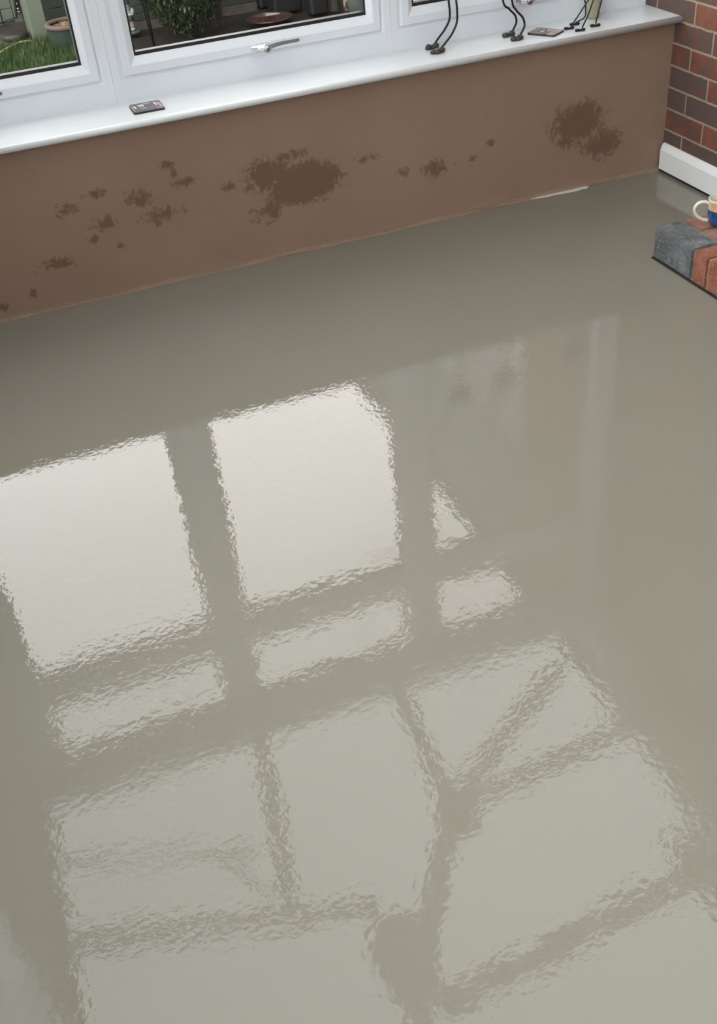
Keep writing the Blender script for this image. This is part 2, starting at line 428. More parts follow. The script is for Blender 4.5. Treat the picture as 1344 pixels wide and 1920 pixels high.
rbar(-1.72, -1.0, -1.66, -2.3, .10)
rbar(-1.66, -2.25, -.03, -2.15, .08)
rbar(-2.95, -2.3, -1.66, -2.2, .08)
rbar(-1.66, -2.2, -1.66, YB + .02, .08)
rbar(-.105, .05, -.105, -1.27, .20, .04, 'wall_plate')
bm = bmesh.new()
zc = zr(-1.1) + .03
c0 = Vector((-1.66, -1.08, zc)); pts = []
for k in range(9):
    a = 2 * math.pi * k / 9; rx, ry = .15 + .02 * math.sin(3 * a), .19
    x, y = c0.x + rx * math.cos(a), c0.y + ry * math.sin(a); pts.append((x, y, zr(y)))
prism(bm, pts, (0, 0, .055)); part('ridge_boss', bm, M['upvc'], rf)
bm = bmesh.new(); 
pts = []
for k in range(8):
    a = 2 * math.pi * k / 8; x, y = -1.20 + .11 * math.cos(a), -.60 + .13 * math.sin(a); pts.append((x, y, zr(y)))
prism(bm, pts, (0, 0, .055)); part('ridge_boss', bm, M['upvc'], rf)

# ------------------------------------------------------------ house eaves outside on the right
hs = empty('house_extension', (.3, 3, -.25)); thing(hs, 'brown house wall with dark eaves beyond the right window', 'house')
part('soffit', B((-.08, -.0005, -.62, 1.05, 2.70, 2.73), (-.08, .50, 1.065, 5.2, 2.70, 2.73)), M['upvc'], hs)
bm = bmesh.new()
prism(bm, [(-.15, -.62, 2.76), (-.145, -.62, 2.71), (-.12, -.62, 2.69), (-.10, -.62, 2.69), (-.081, -.62, 2.71), (-.081, -.62, 2.76)], (0, 5.82, 0)); part('gutter', bm, M['gutter'], hs)
bm = bmesh.new(); prism(bm, [(-.12, 1.065, 2.761), (2.4, 1.065, 5.2), (2.4, 1.065, 5.1), (-.06, 1.065, 2.761)], (0, 4.13, 0)); prism(bm, [(-.12, -.62, 2.801), (-.02, -.62, 2.801), (2.4, -.62, 5.45), (2.4, -.62, 5.55)], (0, 1.68, 0)); prism(bm, [(.0, -2.19, 3.36), (2.4, -2.19, 6.0), (2.4, -2.19, 6.1), (-.02, -2.19, 3.44)], (0, 1.56, 0)); part('roof', bm, M['tile'], hs)  # unseen slabs beside the room added to shut out side sky light
part('wall', B((.502, .75, 1.062, 6.5, -.3, 2.80)), M['render'], hs)
dr = empty('door_1', (.5, 3.1, -.2)); struct(dr, 'white patio doors in the brown house wall')
part('door_frame', B((.485, .5015, 1.98, 4.4, 2.56, 2.64), (.485, .5015, 1.98, 2.0, -.2, 2.56), (.485, .5015, 4.3, 4.4, -.2, 2.56), (.485, .5015, 3.1, 3.22, -.2, 2.56)), M['upvc'], dr)
part('curtain', B((.49, .5015, 2.0, 3.1, -.2, 2.56), (.49, .5015, 3.22, 4.3, -.2, 2.56)), M['curtain'], dr)

# ------------------------------------------------------------ things on the sill
ZS = .548
def rounded_slab(bm, hx, hy, h, r, seg=5):
    pts = []
    for cx, cy, a0 in ((hx - r, hy - r, 0), (-hx + r, hy - r, 90), (-hx + r, -hy + r, 180), (hx - r, -hy + r, 270)):
        for k in range(seg + 1):
            a = math.radians(a0 + 90 * k / seg); pts.append((cx + r * math.cos(a), cy + r * math.sin(a), 0))
    prism(bm, pts, (0, 0, h))
def picture_material(name, kind):
    t = NT(name); P = t.obj(); x, y, z = t.xyz(P)
    if kind == 'street':
        base = t.ramp(t.noise(P, 40, 4, .6), [(.35, (.045, .042, .046)), (.65, (.13, .125, .13))])
        wv = t.noise(P, 55, 2, .4)
        mk = None
        for cx, cy, wx, wy in ((-.036, .008, .0045, .017), (-.019, .014, .0045, .015), (-.010, .015, .0045, .014), (.030, .012, .0035, .020), (.0395, 0, .002, .032), (-.0455, -.003, .0012, .034), (-.014, -.016, .010, .003), (.006, .030, .016, .003)):
            a = t.math('DIVIDE', t.math('SUBTRACT', x, t.math('MULTIPLY_ADD', y, -.10, cx)), wx); b = t.math('DIVIDE', t.math('SUBTRACT', y, cy), wy)
            d = t.math('LESS_THAN', t.math('ADD', t.math('ADD', t.math('MULTIPLY', a, a), t.math('MULTIPLY', b, b)), t.math('MULTIPLY_ADD', wv, 1.6, -.8)), 1.0)
            mk = d if mk is None else t.math('MAXIMUM', mk, d)
        c = t.mix(mk, base, (.62, .57, .56))
        c = t.mix(t.math('MULTIPLY', t.math('GREATER_THAN', x, .024), t.math('LESS_THAN', mk, .5)), c, (.20, .12, .115))
    else:
        base = t.ramp(t.noise(P, 34, 5, .6), [(.35, (.045, .030, .024)), (.55, (.14, .105, .085)), (.7, (.30, .24, .20))])
        a = t.vmath('DISTANCE', P, (-.006, .010, .006)).outputs['Value']
        c = t.mix(t.math('LESS_THAN', a, .007), base, (.66, .58, .48))
        c = t.mix(t.math('MULTIPLY', t.math('GREATER_THAN', t.noise(P, 70, 2), .56), t.math('GREATER_THAN', x, .004)), c, (.45, .33, .30))
        c = t.mix(t.math('MULTIPLY', t.math('LESS_THAN', y, -.022), .6), c, (.40, .34, .28))
    t.bsdf(c, .12, 0, .5); return t.m
M['cork'] = simple('black_coaster_base', (.018, .015, .014), .6)
def coaster(name_mat, kind, loc, rz, hx, hy, label):
    r = empty('coaster', loc); r.rotation_euler[2] = rz; thing(r, label, 'coaster')
    bm = bmesh.new(); rounded_slab(bm, hx, hy, .0045, .007); mesh_obj('base', bm, M['cork'], r, bevel=.0008)
    bm = bmesh.new(); rounded_slab(bm, hx - .0012, hy - .0012, .0018, .006); o = mesh_obj('picture_face', bm, picture_material(name_mat, kind), r, bevel=.0006); o.location = (0, 0, .0046)
coaster('street_picture', 'street', (-1.868, .074, ZS), math.radians(-1), .049, .048, 'glossy grey coaster with pale streaked picture lying on the left part of the sill')
coaster('brown_picture', 'brown', (-.474, .067, ZS), math.radians(33), .039, .052, 'brown picture coaster lying askew on the sill between wire-legged ornaments')

def foot_blob(root, spots, seed, nm='foot', hi=.011):
    bm = bmesh.new()
    for i, (x, y, r) in enumerate(spots):
        blob(bm, (x, y, ZS + r * .55), (r, r * .9, r * .8), seed + i, .18, 3)
    for v in bm.verts: v.co.z = max(v.co.z, ZS + .0003)
    return part(nm, bm, M['bronze'], root, smooth=True)
def bird(loc, legs, feet, body_c, tilt, label, seed):
    r = empty('bird_ornament', loc); thing(r, label, 'ornament', 'wire-legged birds on the sill')
    for i, (l, f) in enumerate(zip(legs, feet)):
        bm = bmesh.new(); tube(bm, l, .0036, 10); part('leg', bm, M['wire'], r, smooth=True)
        foot_blob(r, f, seed + 3 * i)
    bm = bmesh.new(); blob(bm, body_c, (.055, .034, .036), seed, .08); part('body', bm, M['bronze'], r, smooth=True)
    bm = bmesh.new(); b = Vector(body_c)
    tube(bm, [b + Vector((-.04, 0, .015)), b + Vector((-.075, 0, .06)), b + Vector((-.05, 0, .11)), b + Vector((-.075, 0, .15))], .008, 10)
    blob(bm, b + Vector((-.08, 0, .155)), (.018, .013, .014), seed, .05)
    tube(bm, [b + Vector((-.09, 0, .155)), b + Vector((-.135, 0, .145))], .005, 8, False, .001)
    part('neck', bm, M['bronze'], r, smooth=True)
bird((-.86, .11, ZS),
     [[(-.856, .140, .562), (-.838, .150, .574), (-.812, .155, .596), (-.793, .158, .622), (-.790, .158, .651), (-.793, .158, .685), (-.800, .150, .80)],
      [(-.858, .080, .562), (-.840, .088, .572), (-.814, .093, .594), (-.796, .093, .625), (-.793, .093, .663), (-.796, .093, .696), (-.800, .110, .80)]],
     [[(-.883, .132, .0125), (-.855, .138, .0120), (-.868, .132, .009)], [(-.893, .072, .0105), (-.880, .064, .0115), (-.860, .076, .0120), (-.872, .070, .010)]],
     (-.80, .125, .83), 0, 'curved thin black wire legs with lumpy bronze feet, left pair on the sill', 1)
bird((-.585, .08, ZS),
     [[(-.573, .118, .562), (-.560, .132, .568), (-.545, .146, .579), (-.550, .146, .602), (-.572, .146, .625), (-.597, .146, .658), (-.60, .14, .79)],
      [(-.575, .058, .562), (-.562, .070, .568), (-.548, .081, .583), (-.556, .081, .608), (-.582, .081, .636), (-.597, .081, .668), (-.60, .10, .79)]],
     [[(-.607, .108, .0115), (-.580, .112, .0125), (-.593, .108, .008)], [(-.607, .048, .0115), (-.594, .043, .0105), (-.580, .052, .0120)]],
     (-.59, .12, .82), 0, 'S-bent thin black wire legs with lumpy bronze feet, beside the brown coaster', 11)

# four-legged wire figure near the brick wall
r = empty('wire_figure', (-.335, .05, ZS)); thing(r, 'thin straight wire legs on small knobbly feet, standing nearest the brick wall', 'ornament')
hip = [(-.300, .056, .680), (-.312, .012, .700), (-.311, .088, .690), (-.272, .033, .700)]
paths = [[(-.381, .056, .558), (-.353, .056, .591), (-.319, .056, .631), hip[0]],
         [(-.365, .012, .558), (-.343, .012, .597), (-.327, .012, .640), hip[1]],
         [(-.345, .090, .557), (-.313, .090, .566), (-.306, .090, .575), (-.307, .090, .600), (-.313, .090, .628), hip[2]],
         [(-.300, .033, .558), (-.292, .033, .589), (-.281, .033, .629), hip[3]]]
feet = [(-.390, .056, -1), (-.373, .011, -1), (-.347, .092, -1), (-.302, .031, 0)]
for k, (l, (fx, fy, d)) in enumerate(zip(paths, feet)):
    bm = bmesh.new(); tube(bm, l, .0026, 8, k != 2 and False); part('leg', bm, M['wire'], r, smooth=True)
    bm = bmesh.new()
    tube(bm, [(fx - .010, fy + .002, ZS + .004), (fx + .012, fy - .002, ZS + .004)], .0036, 8, False)
    for q in (-.013, -.007, .008, .013): blob(bm, (fx + q, fy - q * .2, ZS + .0052), (.0056, .0056, .0050), k, .1, 2)
    part('foot', bm, M['wire'], r, smooth=True)
bm = bmesh.new(); blob(bm, (-.300, .05, .715), (.045, .042, .028), 5, .1); blob(bm, (-.345, .05, .755), (.02, .016, .018), 6, .1)
part('body', bm, M['wire'], r, smooth=True)

# cream tapered vase behind it
bm = bmesh.new(); prof = [(0, 0), (.019, 0), (.021, .002), (.024, .05), (.029, .12), (.030, .15), (.027, .15), (.021, .05), (.018, .006), (0, .006)]
lathe(bm, prof, (0, 0, 0), 28)
o = mesh_obj('vase', bm, simple('olive_cream_ceramic', (.40, .39, .27), .45, 0, .12, 40), smooth=True, loc=(-.245, .140, ZS + .0003))
thing(o, 'narrow cream-green vase behind the wire figure at the end of the sill', 'vase')

# ------------------------------------------------------------ brick hearth and mug
def paver_mat(name, cols, sc=14):
    t = NT(name); P = t.obj()
    c = t.ramp(t.noise(P, sc, 6, .65), [(.25, cols[0]), (.5, cols[1]), (.72, cols[2])])
    c = t.mix(t.math('MULTIPLY', t.math('GREATER_THAN', t.noise(P, 120, 4, .75), .60), .6), c, cols[3])
    n = t.bump(t.noise(P, 70, 6, .7), 1.0, .004)
    t.bsdf(c, .8, 0, .35, n); return t.m
M['charcoal'] = paver_mat('charcoal_paver', [(.055, .057, .06), (.115, .125, .132), (.22, .24, .25), (.36, .38, .39)])
M['redpaver'] = paver_mat('red_paver', [(.20, .095, .072), (.29, .155, .120), (.34, .23, .19), (.46, .38, .31)])
M['redface'] = paver_mat('orange_red_paver', [(.15, .055, .038), (.27, .095, .060), (.33, .15, .11), (.45, .32, .24)], 22)
M['mortar'] = paver_mat('sandy_mortar', [(.26, .20, .13), (.34, .27, .18), (.42, .34, .24), (.3, .24, .16)], 30)
hr_ = empty('hearth', (-.23, -.9, 0)); thing(hr_, 'low block-paved hearth edge against the brick wall, charcoal corner block in front', 'hearth')
def paver(x0, x1, y0, y1, z0, z1, mat, seed, nm='paver'):
    bm = bmesh.new(); box(bm, x0, x1, y0, y1, z0, z1)
    bmesh.ops.bevel(bm, geom=bm.edges[:], offset=.004, segments=2, affect='EDGES')
    bmesh.ops.subdivide_edges(bm, edges=[e for e in bm.edges if e.calc_length() > .03], cuts=7, use_grid_fill=True)
    for v in bm.verts:
        v.co += Vector((noise.noise(v.co * 28 + Vector((seed, 0, 0))), noise.noise(v.co * 28 + Vector((0, seed, 5))), noise.noise(v.co * 28 + Vector((9, 0, seed))))) * .0022
    return part(nm, bm, mat, hr_)
HX = -.462; T = .106
cb = paver(HX, HX + .095, -.846, -.646, .006, T, M['charcoal'], 1, 'corner_block'); cb['label'] = 'charcoal corner block'
y = -.852
paver(HX, HX + .200, y - .068, y, .006, T - .001, M['redface'], 2)
for k in range(1, 5):
    y2 = y - .076 * k
    paver(HX, HX + .200, y2 - .068, y2, .006, T - .001 - .001 * (k % 2), M['redface'], 3 + k)
paver(HX + .102, -.157, -.740, -.646, .02, T + .001, M['redpaver'], 10)
paver(HX + .102, -.157, -.846, -.746, .02, T, M['redpaver'], 11)
paver(-.151, -.004, -.740, -.646, .02, T, M['redpaver'], 12)
paver(-.151, -.004, -.846, -.746, .02, T - .001, M['redpaver'], 13)
for k in range(4):
    paver(-.256, -.004, -.852 - .1 * k - .094, -.852 - .1 * k, .02, T - .001 * (k % 2), M['redpaver'], 20 + k)
part('mortar_bed', B((HX + .006, -.002, -1.232, -.652, .0, T - .006)), M['mortar'], hr_)
part('painted_shade_strip', B((HX - .003, HX + .10, -1.23, -.644, .0005, .004)), M['under'], hr_)  # dark sheet laid beneath the front pavers as painted shade

# mug
t = NT('mug_glaze'); P = t.obj(); x, y, z = t.xyz(P)
band = t.ramp(t.math('MULTIPLY_ADD', t.math('ARCTAN2', y, x), 1 / (2 * math.pi), .5), [(0, (.66, .36, .18)), (.055, (.70, .46, .25)), (.09, (.68, .60, .38)), (.15, (.55, .58, .46)), (.25, (.70, .62, .40)), (.45, (.68, .40, .22)), (.7, (.60, .60, .50)), (.86, (.62, .60, .52))])
band.node.color_ramp.interpolation = 'CONSTANT'
blue = t.ramp(t.noise(P, 60, 3, .6), [(.3, (.012, .055, .20)), (.7, (.022, .095, .30))])
dots = t.n('CombineXYZ'); t.put(dots.inputs[0], t.math('ARCTAN2', y, x)); t.put(dots.inputs[1], t.math('MULTIPLY', z, 22))
fr_ = t.math('FRACT', t.math('MULTIPLY', t.math('ARCTAN2', y, x), 2.6)); dx = t.math('MULTIPLY', t.math('SUBTRACT', fr_, .5), .017); dz = t.math('SUBTRACT', z, .040)
rr_ = t.math('SQRT', t.math('ADD', t.math('MULTIPLY', dx, dx), t.math('MULTIPLY', dz, dz)))
blue = t.mix(t.math('MULTIPLY', t.math('LESS_THAN', rr_, .0042), .8), blue, (.006, .015, .07))
c = t.mix(t.math('GREATER_THAN', z, .0515), blue, band)
c = t.mix(t.math('MULTIPLY', t.math('GREATER_THAN', z, .0500), t.math('LESS_THAN', z, .0525)), c, (.01, .012, .03))
c = t.mix(t.math('GREATER_THAN', z, .0785), c, (.78, .76, .66))
t.bsdf(c, .15, 0, .5, coat=.3); M['mug'] = t.m
M['mugin'] = simple('cream_glaze', (.74, .72, .60), .15)
mg = empty('mug', (-.288, -.738, T + .0025)); thing(mg, 'blue mug with cream and orange striped rim standing on the brick hearth', 'mug')
bm = bmesh.new()
prof = [(0, .003), (.024, .003), (.026, 0), (.030, .001), (.036, .010), (.0405, .024), (.0425, .040), (.0432, .060), (.0440, .082), (.0450, .0835), (.0435, .085), (.0415, .082), (.0405, .060), (.0395, .040), (.036, .022), (.030, .010), (0, .008)]
lathe(bm, prof, seg=56, mats=[0]*9 + [1]*7)
mb = mesh_obj('cup', bm, [M['mug'], M['mugin']], mg, smooth=True)
d = Vector((-.931, .356, 0)).normalized()
bm = bmesh.new()
hp = [d * .040 + Vector((0, 0, .068)), d * .056 + Vector((0, 0, .0765)), d * .076 + Vector((0, 0, .073)), d * .086 + Vector((0, 0, .056)), d * .078 + Vector((0, 0, .036)), d * .060 + Vector((0, 0, .022)), d * .040 + Vector((0, 0, .016))]
tube(bm, hp, .0052, 14)
mesh_obj('handle', bm, M['mugin'], mg, smooth=True)

# white filler splash at the foot of the wall
bm = bmesh.new()
pts = [(-.56, -.001), (-.50, -.012), (-.45, -.014), (-.41, -.020), (-.37, -.022), (-.345, -.016), (-.33, -.020), (-.315, -.009), (-.33, -.001)]
prism(bm, [(x, y, .0003) for x, y in pts], (0, 0, .003))
o = mesh_obj('plaster_splash', bm, M['white_splash'], bevel=.001); thing(o, 'thin white splash of filler on the floor at the foot of the brown wall', 'splash')

# ------------------------------------------------------------ garden
G = -.25
t = NT('garden_soil'); P = t.pos()
c = t.ramp(t.noise(P, 9, 8, .7), [(.3, (.010, .008, .006)), (.6, (.026, .021, .016)), (.8, (.050, .042, .032))])
t.bsdf(c, .95, 0, .2, t.bump(t.noise(P, 14, 8, .7), 1.0, .05)); M['soil'] = t.m
bm = bmesh.new(); nx, ny = 90, 60; gv = []
for i in range(nx + 1):
    gv.append([bm.verts.new((-9 + 16 * i / nx, .55 + 9.5 * j / ny, G - .02 + .02 * noise.noise(Vector((i * .45, j * .45, 0))))) for j in range(ny + 1)])
for i in range(nx):
    for j in range(ny): bm.faces.new((gv[i][j], gv[i+1][j], gv[i+1][j+1], gv[i][j+1]))
struct(mesh_obj('ground', bm, M['soil'], smooth=True), 'dark garden soil beyond the windows')
o = mesh_obj('path', B((-9, .5, .31, .60, G - .1, G + .01)), simple('grey_paving', (.14, .135, .12), .9, 0, .2, 10)); struct(o, 'paved strip outside the window wall')

def grass(name, region, count, seed, label):
    rnd = random.Random(seed); vs = []; fs = []
    for i in range(count):
        x, y = region(rnd); a = rnd.uniform(0, 6.283); h = rnd.uniform(.030, .060) + (.05 if rnd.random() < .12 else 0); wd = rnd.uniform(.002, .0035)
        lx, ly = rnd.uniform(-.03, .03), rnd.uniform(-.03, .03); dx, dy = wd * math.cos(a), wd * math.sin(a); n = len(vs)
        vs += [(x - dx, y - dy, G - .02), (x + dx, y + dy, G - .02), (x + dx * .8 + lx * .4, y + dy * .8 + ly * .4, G + h * .55), (x - dx * .8 + lx * .4, y - dy * .8 + ly * .4, G + h * .55), (x + lx, y + ly, G + h)]
        fs += [(n, n+1, n+2, n+3), (n+3, n+2, n+4)]
    me = bpy.data.meshes.new(name); me.from_pydata(vs, [], fs)
    t = NT('grass_blades'); P = t.pos()
    c = t.ramp(t.math('MULTIPLY_ADD', t.noise(P, 5, 3, .6), .6, t.math('MULTIPLY', t.noise(P, 40, 4, .7), .6)), [(.42, (.010, .030, .003)), (.60, (.022, .048, .008)), (.80, (.072, .105, .032))])
    t.bsdf(c, .6, 0, .3); me.materials.append(t.m)
    o = bpy.data.objects.new(name, me); COL.objects.link(o); o['kind'] = 'stuff'; thing(o, label, 'grass'); return o
def rg(r):
    while True:
        x, y = r.uniform(-2.45, -1.40), r.uniform(3.7, 5.05)
        if x < -1.42 and y < 4.98 and not ((x + 1.595) ** 2 + (y - 4.68) ** 2 < .0215): return x, y
grass('lawn_grass', rg, 26000, 3, 'long green grass beyond the left window')
bm = bmesh.new(); pts = [(-6, .62), (-1.62, .62), (-1.55, 3.6), (-1.46, 4.3), (-1.48, 4.97), (-6, 5.02)]
prism(bm, [(x, y, G - .03) for x, y in pts], (0, 0, .035))
struct(mesh_obj('lawn', bm, simple('lawn_base', (.022, .042, .010), .95, 0, .3, 30)))

M['sage'] = simple('sage_green_paint', (.066, .082, .060), .6, 0, .10, 4)
M['sage2'] = simple('lighter_sage_paint', (.078, .094, .066), .6, 0, .08, 4)
M['ironwork'] = simple('black_ironwork', (.010, .010, .011), .45, .5)
# shed: corner post, board walls right of it, door set back left of it
sh = empty('garden_shed', (-1.3, 5.4, G)); thing(sh, 'sage green timber shed with wide boards beyond the left window', 'shed')
part('corner_post', B((-1.832, -1.722, 4.985, 5.55, G - .02, 1.9)), M['sage2'], sh, bevel=.004)
part('board_wall', B(*[(-1.72, -1.00, 5.60, 5.66, G + .004 + .105 * k, G + .004 + .105 * k + .101) for k in range(20)]), M['sage'], sh, bevel=.003)
part('trim_board', B((-1.721, -1.625, 5.555, 5.60, G, 1.9)), M['sage'], sh, bevel=.003)
part('door', B(*[(-2.90, -1.90, 5.60, 5.66, G + .068 + .09 * k, G + .068 + .09 * k + .087) for k in range(20)]), M['sage2'], sh, bevel=.003)
part('door_post', B((-1.895, -1.835, 5.57, 5.64, G, 1.9)), M['sage2'], sh, bevel=.004)
part('stone_plinth', B((-3.0, -1.835, 5.56, 5.72, G - .02, G + .062)), simple('dark_base_stone', (.040, .036, .032), .9, 0, .25, 12), sh)
part('roof', B((-3.3, -.9, 5.5, 7.2, 1.9, 1.97)), M['tile'], sh)
bm = bmesh.new()
tube(bm, [(-1.865, 5.52, G + .60), (-1.868, 5.52, G + .22), (-1.885, 5.52, G + .10)], .009, 8, False)
tube(bm, [(-2.6, 5.53, G + .04), (-2.05, 5.53, G + .078), (-1.885, 5.52, G + .105)], .004, 8, False)
tube(bm, [(-2.6, 5.53, G + .00), (-2.05, 5.53, G + .048), (-1.885, 5.52, G + .100)], .004, 8, False)
tube(bm, [(-1.995, 5.53, G + .60), (-1.99, 5.53, G + .055)], .006, 8, False)
part('iron_gate_stay', bm, M['ironwork'], sh)
bm = B((-1.838, -1.812, 5.548, 5.552, G + .12, G + .205)); part('latch_plate', B((-1.872, -1.842, 5.545, 5.569, G + .125, G + .215)), M['ironwork'], sh, bevel=.004); bm.free()
bm = bmesh.new(); blob(bm, (-1.857, 5.540, G + .190), (.008, .006, .009), 1, .1, 2); blob(bm, (-1.857, 5.540, G + .155), (.008, .006, .009), 2, .1, 2)
tube(bm, [(-1.885, 5.53, G + .140), (-1.848, 5.53, G + .136)], .004, 8, False); part('latch', bm, simple('worn_steel', (.45, .45, .42), .4, .7), sh)

# fence of dark green boards behind the bed
FA, FB = Vector((-1.28, 5.02, 0)), Vector((-.16, 4.99, 0))
fn = empty('board_fence', (-.7, 5.0, G)); thing(fn, 'dark green horizontal board fence behind the bush', 'fence')
M['fence'] = simple('dark_green_boards', (.026, .033, .028), .7, 0, .15, 5)
bm = bmesh.new()
for k in range(9):
    z0 = G + .045 + .052 * k if k < 3 else G + .045 + .156 + .115 * (k - 3)
    z1 = z0 + (.049 if k < 3 else .112)
    prism(bm, [(-1.45, 5.00, z0), (-.17, 5.00, z0), (-.17, 5.03, z0), (-1.45, 5.03, z0)], (0, 0, z1 - z0))
part('boards', bm, M['fence'], fn, bevel=.002)
part('gravel_board', B((-1.45, -.17, 4.985, 5.02, G - .02, G + .040)), simple('pale_gravel_board', (.085, .075, .06), .9, 0, .25, 18), fn)

def potm(name, cols): return simple(name, cols, .9, 0, .15, 15, spec=.15)
def planter(loc, r0, r1, h, rim, body_m, rim_m, label, fill=None):
    p = empty('plant_pot', loc); thing(p, label, 'plant pot')
    bm = bmesh.new(); lathe(bm, [(0, 0), (r0, 0), (r0 + (r1 - r0) * .55, h * .45), (r1, h * .93), (r1 - .012, h * .93), (r0 + .0, .03), (0, .03)], seg=40)
    mesh_obj('body', bm, body_m, p, smooth=True)
    bm = bmesh.new(); lathe(bm, [(r1 - .002, h * .90), (r1 + rim * .6, h * .92), (r1 + rim * .7, h * .98), (r1 + rim * .3, h * 1.02), (r1 - .022, h * 1.02), (r1 - .028, h * .94), (r1 - .002, h * .90)], seg=40)
    mesh_obj('rim', bm, rim_m, p, smooth=True)
    bm = bmesh.new(); lathe(bm, [(r1 - .015, h * .90), (r1 * .5, h * .93), (0, h * .92)], seg=24); mesh_obj('soil', bm, fill or M['soil'], p, smooth=True)
    return p
M['bluepot'] = potm('grey_green_glaze', (.013, .021, .015)); M['terra'] = potm('terracotta_rim', (.090, .066, .050))
pp = planter((-1.595, 4.68, G - .045), .146, .162, .225, .012, M['bluepot'], M['terra'], 'round grey-green pot of dead stems standing in the grass by the shed', simple('dry_compost', (.06, .028, .018), .95, 0, .3, 60))
bm = bmesh.new(); rnd = random.Random(5)
for k in range(70):
    a = rnd.uniform(0, 6.28); rr = rnd.uniform(0, .10); L = rnd.uniform(.02, .05); b = rnd.uniform(0, 6.28); e = rnd.uniform(-.2, .8)
    p = Vector((rr * math.cos(a), rr * math.sin(a), .200 + rnd.uniform(0, .012)))
    tube(bm, [p, p + L * Vector((math.cos(b), math.sin(b), e))], rnd.uniform(.0018, .0035), 5, False)
o = mesh_obj('dead_stems', bm, simple('dry_straw_stems', (.19, .13, .08), .8, 0, .4, 30), pp); o['kind'] = 'stuff'

# things at the foot of the shed door
bm = bmesh.new(); lathe(bm, [(0, 0), (.085, 0), (.095, .01), (.095, .040), (.085, .048), (.03, .050), (0, .052)], seg=36)
o = mesh_obj('water_cover', bm, simple('dark_brown_iron', (.012, .009, .008), .6, .0, .2, 25), smooth=True, loc=(-1.94, 5.24, G + .0105)); thing(o, 'dark round lidded cover on the stone step by the shed door', 'cover')
o = mesh_obj('step_stone', B((-3.0, -1.84, 5.10, 5.51, G - .03, G + .010)), simple('brown_step_stone', (.045, .038, .028), .9, 0, .25, 8), bevel=.004); thing(o, 'flat brown stone step in front of the shed', 'step')
bm = bmesh.new()
for k in range(5): tube(bm, [(.0, .0, .012 + .012 * k), (.035 * math.cos(k), .02, .03 + .014 * k), (.02, .035 * math.sin(k * 2), .022 + .016 * k), (-.035, -.01, .015 + .012 * k)], .004, 6)
o = mesh_obj('wire_coil', bm, simple('pale_wire', (.26, .25, .23), .5, .4), loc=(-2.085, 5.31, G + .005), smooth=True); thing(o, 'small pale tangled wire coil left of the round cover', 'wire')
bm = bmesh.new()
tube(bm, [(-1.845, 4.975, G + .035), (-1.88, 4.96, G + .045), (-1.95, 4.93, G + .05), (-2.03, 4.82, G + .052), (-2.12, 4.68, G + .055), (-2.3, 4.5, G + .05), (-2.6, 4.3, G + .04)], .008, 8)
o = mesh_obj('garden_hose', bm, simple('pale_yellow_hose', (.26, .24, .09), .5, 0, .15, 30), smooth=True); thing(o, 'pale yellow hose lying in the long grass', 'hose')

# gnome
gn = empty('garden_gnome', (-1.165, 4.83, G)); thing(gn, 'small white-coated gnome ornament with blue hat on a green base', 'ornament')
Mw = simple('weathered_white_paint', (.24, .24, .22), .6, 0, .15, 40); Mg = simple('green_base_paint', (.022, .055, .036), .6, 0, .2, 30); Mb = simple('dark_blue_paint', (.012, .035, .075), .5); Ms = simple('skin_paint', (.36, .24, .16), .6); Mk = simple('dark_belt', (.03, .035, .03), .6)
bm = bmesh.new(); blob(bm, (0.015, 0, .014), (.062, .045, .020), 2, .15)
for v in bm.verts: v.co.z = max(v.co.z, 0)
mesh_obj('base', bm, Mg, gn, smooth=True)
bm = bmesh.new()
for sx in (-.017, .017):
    blob(bm, (sx, -.003, .065), (.017, .018, .042), 3, .1); blob(bm, (sx, -.014, .036), (.019, .026, .012), 4, .05)
mesh_obj('trousers', bm, Mw, gn, smooth=True)
bm = bmesh.new(); blob(bm, (0, 0, .135), (.036, .030, .040), 5, .1); blob(bm, (.036, -.006, .148), (.016, .018, .026), 6, .1); blob(bm, (-.036, -.006, .148), (.016, .018, .026), 7, .1)
blob(bm, (.012, -.028, .134), (.026, .012, .010), 8, .1); blob(bm, (-.014, -.028, .128), (.020, .012, .010), 9, .1)
mesh_obj('coat', bm, Mw, gn, smooth=True)
bm = bmesh.new(); lathe(bm, [(.034, .094), (.039, .096), (.039, .106), (.035, .109)], seg=24); mesh_obj('belt', bm, Mk, gn, smooth=True)
bm = bmesh.new(); blob(bm, (0, -.002, .192), (.024, .023, .024), 10, .05); blob(bm, (0, -.026, .190), (.006, .007, .006), 11, .02, 2); mesh_obj('head', bm, Ms, gn, smooth=True)
bm = bmesh.new(); blob(bm, (0, -.014, .176), (.022, .014, .020), 12, .2); mesh_obj('beard', bm, Mw, gn, smooth=True)
bm = bmesh.new(); lathe(bm, [(.030, .204), (.028, .216), (.018, .238), (.004, .262), (0, .264)], seg=20); mesh_obj('hat', bm, Mb, gn, smooth=True)

for i, (a, b, c_) in enumerate((((-1.10, 4.33), (-1.145, 4.30), 'left'), ((-1.095, 4.345), (-1.105, 4.36), 'right'))):
    bm = bmesh.new(); tube(bm, [(a[0] , a[1], G - .03), (b[0] - .03 + .03 * i, b[1] + .05 , G + .9)], .0055, 8, False)
    o = mesh_obj('garden_cane', bm, M['ironwork'], smooth=True); thing(o, 'thin black cane in the soil, the %s one of the pair beside the gnome' % c_, 'cane')

